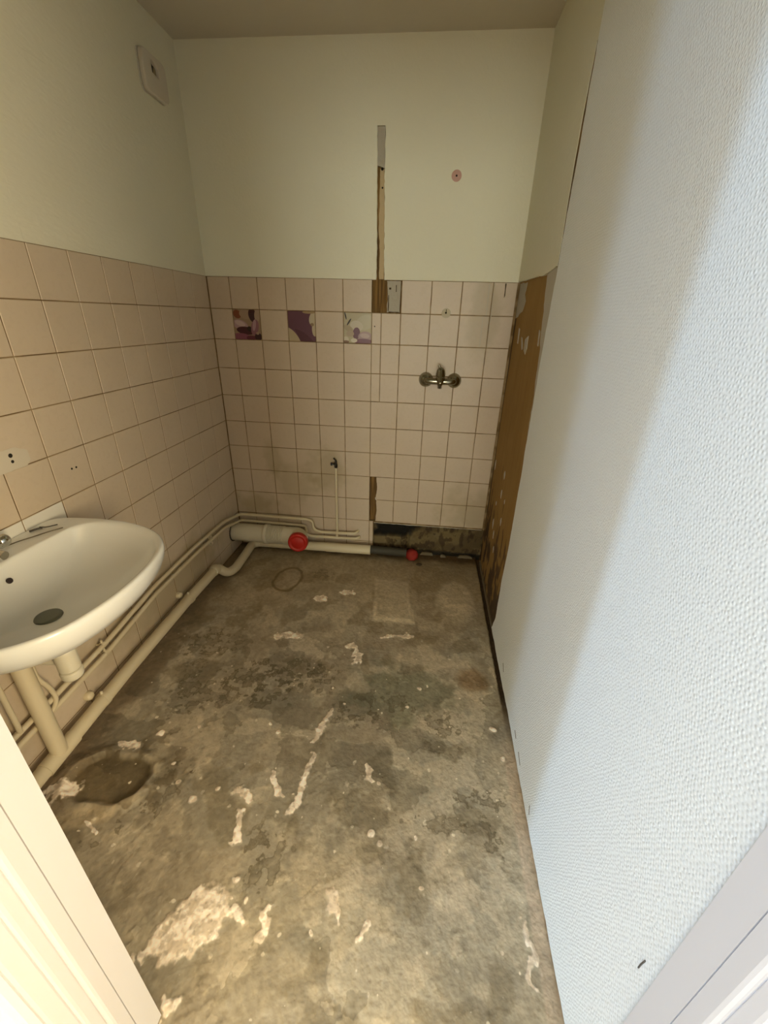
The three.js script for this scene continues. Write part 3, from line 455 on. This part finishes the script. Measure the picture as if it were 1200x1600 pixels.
for (const s of [-1, 1]) mesh('tap_handle', lathe([[0.0, 0.032], [0.012, 0.031], [0.017, 0.026], [0.019, 0.016], [0.018, 0.004], [0.012, 0]], [-0.004, 0.030, 0.072 * s], [0, 0, s]), chrome, tapBody);
mesh('spout', tube([[0, 0.035, 0], [0.06, 0.05, 0], [0.10, 0.045, 0]], 0.011, 0.03), chrome, tap);
const chain = thing('plug_chain', 'thin dark chain lying along the back ledge of the washbasin', 'chain', [0, 0, 0]);
mesh('chain_strand', tube([[0.032, RIM + 0.0028, 1.452], [0.040, RIM + 0.0025, 1.42], [0.055, RIM + 0.0025, 1.395], [0.074, RIM + 0.0025, 1.355], [0.094, RIM + 0.0018, 1.322]], 0.0017, 0.02, 40, 8), std([0.10, 0.08, 0.05], 0.5, { metalness: 0.4 }), chain);
mesh('chain_clip', plain([tube([[0.020, RIM + 0.003, 1.362], [0.030, RIM + 0.004, 1.345], [0.038, RIM + 0.003, 1.335]], 0.0032, 0.01, 10, 8), tube([[0.026, RIM + 0.003, 1.332], [0.046, RIM + 0.003, 1.330], [0.062, RIM + 0.002, 1.306]], 0.0017, 0.01, 12, 8)]), std([0.05, 0.04, 0.03], 0.5, { metalness: 0.4 }), chain);
const trap = thing('bottle_trap', 'short white plastic bottle trap under the washbasin', 'trap', [0.206, 0, 1.55]);
mesh('trap_neck', lathe([[0, 0.634], [0.020, 0.634], [0.020, 0.52], [0, 0.52]], [0, 0, 0]), pvc, trap);
const trapBody = mesh('trap_body', lathe([[0.018, 0.548], [0.026, 0.545], [0.0285, 0.53], [0.0285, 0.474], [0.025, 0.469], [0.018, 0.468]], [0, 0, 0]), pvc, trap);
mesh('trap_cup', lathe([[0.016, 0.4685], [0.026, 0.4675], [0.0295, 0.462], [0.0285, 0.445], [0.025, 0.438], [0.016, 0.435], [0, 0.4345]], [0, 0, 0]), pvc, trapBody);
mesh('trap_outlet', tube([[-0.02, 0.50, 0.0], [-0.10, 0.50, 0.008], [-0.15, 0.49, 0.012]], 0.016, 0.03), pvc, trap);

// ------------------------------------------------------------------ pipes
const up = thing('water_pipe', 'thin cream water pipe, the upper of the pair along the left and back walls', 'pipe', [0, 0, 0]);
mesh('pipe_run', tube([[0.028, 0.238, 2.03], [0.028, 0.250, 1.62], [0.028, 0.262, 1.267], [0.026, 0.297, 0.93], [0.024, 0.300, 0.6], [0.024, 0.285, 0.25], [0.026, 0.235, 0.030], [0.47, 0.229, 0.026], [0.505, 0.220, 0.026], [0.510, 0.158, 0.026], [0.55, 0.144, 0.026], [0.785, 0.151, 0.026], [0.80, 0.163, 0.004]], 0.0094, 0.03, 240, 12), pipePaint, up);
const low = thing('water_pipe', 'thin cream water pipe, the lower of the pair along the left and back walls', 'pipe', [0, 0, 0]);
mesh('pipe_run', tube([[0.028, 0.198, 2.03], [0.028, 0.212, 1.62], [0.028, 0.222, 1.267], [0.026, 0.259, 0.93], [0.024, 0.260, 0.6], [0.024, 0.245, 0.25], [0.026, 0.190, 0.030], [0.445, 0.181, 0.026], [0.458, 0.178, 0.026], [0.462, 0.118, 0.026], [0.49, 0.109, 0.026], [0.79, 0.114, 0.026], [0.81, 0.118, 0.004]], 0.0094, 0.03, 240, 12), pipePaint, low);
for (const [y, y2, z, where] of [[0.276, 0.237, 0.425, 'near the back corner'], [0.266, 0.226, 1.262, 'below the washbasin rim']]) {
  const c = thing('pipe_clip', 'cream double clip holding both thin pipes ' + where, 'clip', [0, 0, z]);
  for (const q of [y, y2]) { const ring = mesh('clip_ring', lathe([[0.009, -0.006], [0.0115, -0.006], [0.0115, 0.006], [0.009, 0.006]], [0.0265, q + 0.001, 0], [0, 0, 1], 20), pipePaint, c); mesh('clip_screw', plain([tube([[0.001, q - 0.004, 0], [0.018, q, 0]], 0.004, 0.01, 3, 8), tube([[0.026, q + 0.008, 0], [0.026, q + 0.022, 0]], 0.0042, 0.01, 3, 8)]), pipePaint, ring); }
}
const drain = thing('drain_pipe', 'thick cream drain pipe low along the left and back walls', 'pipe', [0, 0, 0]);
mesh('side_run', tube([[0.052, 0.070, 2.03], [0.052, 0.076, 1.60], [0.052, 0.094, 1.2], [0.052, 0.098, 0.72], [0.052, 0.090, 0.46]], 0.0245, 0.04, 60, 20), pipePaint, drain);
mesh('riser', tube([[0.056, 0.62, 1.562], [0.056, 0.09, 1.562]], 0.0245, 0.02, 20, 20), pipePaint, drain);
mesh('tee_joint', tube([[0.0525, 0.0755, 1.622], [0.0525, 0.0795, 1.500]], 0.0275, 0.02, 8, 20), pipePaint, drain);
const bend = mesh('bend', tube([[0.052, 0.092, 0.475], [0.052, 0.082, 0.435], [0.095, 0.042, 0.425], [0.118, 0.040, 0.37], [0.112, 0.042, 0.20], [0.108, 0.048, 0.085], [0.16, 0.050, 0.062]], 0.0255, 0.035, 90, 20), pipePaint, drain);
mesh('bend_collar', lathe([[0.0245, -0.02], [0.029, -0.02], [0.030, 0.0], [0.029, 0.02], [0.0245, 0.02]], [0.052, 0.093, 0.475], [0, 0.03, 1], 24), pipePaint, bend);
mesh('back_run', tube([[0.14, 0.050, 0.060], [0.60, 0.054, 0.058]], 0.029, 0.02, 20, 20), pipePaint, drain);
mesh('back_run', tube([[0.60, 0.054, 0.058], [0.888, 0.056, 0.056]], 0.031, 0.02, 20, 20), pipePaint, drain);
const stub = mesh('bare_stub', tube([[0.886, 0.056, 0.050], [1.12, 0.052, 0.048]], 0.027, 0.02, 20, 20), greyPipe, drain, 'unpainted dark grey end of the drain pipe');
mesh('end_cap', lathe([[0, 0.026], [0.016, 0.030], [0.030, 0.024], [0.038, 0.012], [0.040, -0.016], [0.036, -0.018]], [1.158, 0.046, 0.062], [0.45, 0.35, 0.8], 9), dirtyRed, stub, 'small red plastic cap on the dark pipe end');
for (const [y, z, where] of [[0.130, 0.755, 'farther from the doorway'], [0.122, 1.365, 'nearer the doorway'] ]) {
  const c = thing('pipe_bracket', 'cream round wall bracket of the thick drain pipe, the one ' + where, 'bracket', [0, 0, z]);
  mesh('wall_disc', lathe([[0, 0.022], [0.010, 0.021], [0.016, 0.014], [0.018, 0.004], [0.018, 0]], [0.001, y - 0.012, 0], [1, 0.2, 0], 20), pipePaint, c);
  const collar = mesh('collar', lathe([[0.0247, -0.009], [0.0275, -0.009], [0.0275, 0.009], [0.0247, 0.009]], [0.052, y - 0.033, -0.012], [0, 0, 1], 24), pipePaint, c);
  mesh('collar_screw', lathe([[0, 0.012], [0.005, 0.011], [0.006, 0.0]], [0.050, y - 0.007, -0.012], [0, 1, 0], 12), pipePaint, collar);
}
const soil = thing('soil_pipe', 'wide cream toilet waste pipe with corrugated bend and red cap', 'pipe', [0, 0.141, 0.1]);
{
  const R = 0.056, a = [1, 0, 0];
  mesh('pipe_run', lathe([[0, -0.02], [R, -0.02], [R + 0.001, 0.10], [R, 0.2]], [0.018, 0, 0], a, 40), pvc, soil);
  mesh('wall_gap', lathe([[R - 0.004, 0.004], [R + 0.007, 0.003], [R + 0.008, 0]], [0.0012, 0, 0], a, 40), darkGap, soil, 'dark gap around the pipe at the wall');
  mesh('collar', lathe([[R, -0.012], [R + 0.009, -0.011], [R + 0.010, 0], [R + 0.008, 0.011], [R - 0.001, 0.014]], [0.222, 0, 0], a, 40), pvc, soil);
  const prof = [[R - 0.004, 0]]; for (let k = 0; k < 10; k++) prof.push([R + 0.002, k * 0.0105 + 0.002], [R + 0.002, k * 0.0105 + 0.006], [R - 0.005, k * 0.0105 + 0.0075], [R - 0.005, k * 0.0105 + 0.009]); mesh('corrugated_sleeve', lathe(prof, [0.236, 0, 0], a, 40), pvc, soil);
  const elbow = mesh('elbow', tube([[0.335, 0, 0], [0.44, 0.004, 0.0], [0.452, 0.006, 0.078]], R - 0.001, 0.075, 30, 36), pvc, soil);
  mesh('end_cap', lathe([[0, 0.020], [0.03, 0.0195], [0.034, 0.016], [0.044, 0.016], [0.048, 0.02], [0.056, 0.0185], [0.0605, 0.012], [0.0615, -0.012], [0.058, -0.014]], [0.452, 0.006, 0.082], [0.12, 0.08, 1], 40), red, elbow, 'red plastic cap closing the wide pipe');
}
const s1 = thing('supply_tube', 'thin cream tube bending down to the pipes behind the thick riser', 'tube', [0, 0, 0]);
mesh('tube_run', tube([[0.040, 0.60, 1.522], [0.040, 0.37, 1.523], [0.041, 0.315, 1.502], [0.041, 0.262, 1.494], [0.038, 0.236, 1.502], [0.030, 0.214, 1.520]], 0.0075, 0.025, 60, 12), pipePaint, s1);
const s2 = thing('supply_tube', 'thin cream tube dropping onto the upper pipe beside the door frame', 'tube', [0, 0, 0]);
mesh('tube_run', tube([[0.042, 0.60, 1.624], [0.042, 0.285, 1.624], [0.030, 0.252, 1.618]], 0.0075, 0.02, 30, 12), pipePaint, s2);

// ------------------------------------------------------------------ small fittings on the back wall
const valve = thing('stop_valve', 'small dark stop valve on top of a thin upright white pipe', 'valve', [0.664, 0, 0.012]);
mesh('riser_pipe', tube([[0.002, 0.119, 0.020], [0.001, 0.20, 0.008], [0.001, 0.585, 0.004]], 0.0074, 0.02, 30, 12), pipePaint, valve);
const valveBody = mesh('valve_body', plain([lathe([[0.008, 0], [0.010, 0.004], [0.010, 0.022], [0.007, 0.026], [0.007, 0.045], [0, 0.046]], [0.001, 0.588, 0.006], [0, 1, 0], 16), tube([[0.001, 0.612, 0.006], [-0.018, 0.612, 0.012]], 0.006, 0.01, 3, 10)]), std([0.03, 0.025, 0.02], 0.35, { metalness: 0.6 }), valve);
mesh('valve_handle', plain([lathe([[0, 0.006], [0.009, 0.005], [0.010, -0.005], [0, -0.006]], [-0.024, 0.612, 0.013], [-1, 0, 0.2], 14), tube([[0.002, 0.634, 0.006], [-0.010, 0.650, 0.014]], 0.0045, 0.01, 3, 8)]), std([0.025, 0.02, 0.02], 0.4, { metalness: 0.5 }), valveBody);
const mixer = thing('shower_mixer', 'chrome single lever shower mixer mounted on the tiled back wall', 'mixer tap', [1.246, 1.119, 0]);
for (const s of [-1, 1]) mesh('escutcheon', lathe([[0, 0.046], [0.014, 0.044], [0.026, 0.037], [0.034, 0.025], [0.038, 0.010], [0.0385, 0], [0.02, 0]], [0.0755 * s, 0, 0.0005], [0, 0, 1], 36), darkenedChrome, mixer);
const mixerBody = mesh('mixer_body', plain([tube([[-0.0755, 0, 0.02], [-0.072, 0, 0.052], [-0.04, -0.001, 0.058], [0.04, -0.001, 0.058], [0.072, 0, 0.052], [0.0755, 0, 0.02]], 0.0165, 0.025, 60, 20), lathe([[0, -0.036], [0.011, -0.036], [0.012, -0.02], [0.02, -0.012], [0.0235, 0.01], [0.023, 0.028], [0, 0.03]], [0, 0, 0.060], [0, 1, 0.12], 28)]), darkenedChrome, mixer);
mesh('lever', plain([lathe([[0.0235, 0], [0.024, 0.012], [0.021, 0.028], [0.012, 0.040], [0, 0.044]], [0, 0.029, 0.063], [0, 1, 0.12], 28), (() => { const g = new RoundedBoxGeometry(0.016, 0.010, 0.085, 3, 0.005); g.rotateX(0.95); g.translate(0, 0.030, 0.098); return g; })(), tube([[-0.002, 0.06, 0.066], [-0.012, 0.082, 0.062]], 0.006, 0.01, 4, 10)]), darkenedChrome, mixerBody);
const plugA = thing('wall_plug', 'round pink filler plug high on the painted back wall', 'plug', [1.247, 2.003, -0.006]);
mesh('plug_disc', lathe([[0, 0.001], [0.022, 0.001], [0.0225, 0]], [0, 0, 0], [0, 0, 1], 32), std([0.55, 0.33, 0.27], 0.85), plugA); mesh('screw_hole', lathe([[0, 0.0016], [0.0042, 0.0016], [0.0042, 0.001]], [0, 0, 0], [0, 0, 1], 16), dark, plugA);
const plugB = thing('wall_plug', 'round screw plug with a grey ring on the tile joint above the shower mixer', 'plug', [1.250, 1.444, 0]);
mesh('plug_disc', lathe([[0, 0.0016], [0.018, 0.0016], [0.0195, 0.0022], [0.0225, 0.0018], [0.023, 0]], [0, 0, 0], [0, 0, 1], 32), std([0.50, 0.44, 0.32], 0.8), plugB);
mesh('screw_hole', lathe([[0, 0.0022], [0.0045, 0.0022], [0.0045, 0.001]], [-0.001, 0.002, 0], [0, 0, 1], 16), dark, plugB); mesh('plug_slot', box(-0.0015, 0.0015, 0.004, 0.018, 0.0008, 0.0021), darkGap, plugB);
for (const [x, y, z, r] of [[0.886, 1.373, 0.0004, 0.0032], [0.911, 1.96, -0.0128, 0.004], [0.909, 2.028, -0.0076, 0.006], [0.413, 0.171, 0.0004, 0.006]]) mesh('screw_hole', lathe([[0, 0.0007], [r, 0.0007], [r, 0]], [x, y, z], [0, 0, 1], 14), dark, wallBack);
mesh('slot_plug', lathe([[0, 0.012], [0.007, 0.010], [0.009, 0.002], [0.009, 0]], [0.912, 0.392, -0.012], [0, 0, 1], 14), whiteTile, wallBack);

const crumb = thing('mortar_crumb', 'small dark mortar crumb on the floor beside the small red cap', 'rubble', [1.207, 0, 0.105]);
{ const g = new THREE.IcosahedronGeometry(0.016, 1), p = g.attributes.position; for (let i = 0; i < p.count; i++) { const k = 0.75 + 0.5 * vnoise(p.getX(i) * 90 + 5, p.getZ(i) * 90 + p.getY(i) * 60, 3); p.setXYZ(i, p.getX(i) * 1.3 * k, p.getY(i) * 0.5 * k + 0.005, p.getZ(i) * 0.8 * k); } g.computeVertexNormals(); mesh('crumb_body', g, darkGap, crumb); }

// ------------------------------------------------------------------ vent grille high on the left wall
const vent = thing('vent_grille', 'white rounded air vent cover high on the left wall', 'vent', [0, 2.262, 0.222]);
{
  const rr = (w, h, r) => { const s = new THREE.Shape(); s.moveTo(-w + r, -h); s.lineTo(w - r, -h); s.quadraticCurveTo(w, -h, w, -h + r); s.lineTo(w, h - r); s.quadraticCurveTo(w, h, w - r, h); s.lineTo(-w + r, h); s.quadraticCurveTo(-w, h, -w, h - r); s.lineTo(-w, -h + r); s.quadraticCurveTo(-w, -h, -w + r, -h); return s; };
  const ex = (s, d, b, x) => { const g = new THREE.ExtrudeGeometry(s, { depth: d, bevelEnabled: b > 0, bevelSize: b, bevelThickness: b, bevelSegments: 4, curveSegments: 10 }); g.applyMatrix4(ON_LEFT); g.translate(x, 0, 0); return g; };
  vent.scale.set(1, 0.86, 0.84);
  mesh('base_plate', ex(rr(0.096, 0.076, 0.03), 0.006, 0, -0.005), std([0.6, 0.55, 0.46], 0.6), vent);
  const s = rr(0.090, 0.070, 0.028), hole = new THREE.Path(); hole.moveTo(-0.030, 0.004); hole.lineTo(0.034, -0.004); hole.lineTo(0.034, 0.040); hole.lineTo(-0.010, 0.060); hole.lineTo(-0.030, 0.050); s.holes.push(hole);
  const cover = mesh('cover', ex(s, 0.008, 0.005, 0.006), std([0.62, 0.56, 0.46], 0.5), vent);
  mesh('air_slot', box(0.0012, 0.003, -0.008, 0.064, -0.038, 0.035), dark, cover, 'dark air slot');
  mesh('flap', slab([[0.002, 0.004], [0.034, -0.001], [0.034, 0.03], [0.016, 0.044]], 0.003, ON_LEFT, [0.0035, 0, 0]), std([0.3, 0.25, 0.16], 0.7), cover);
}
renderer.render(scene, camera);
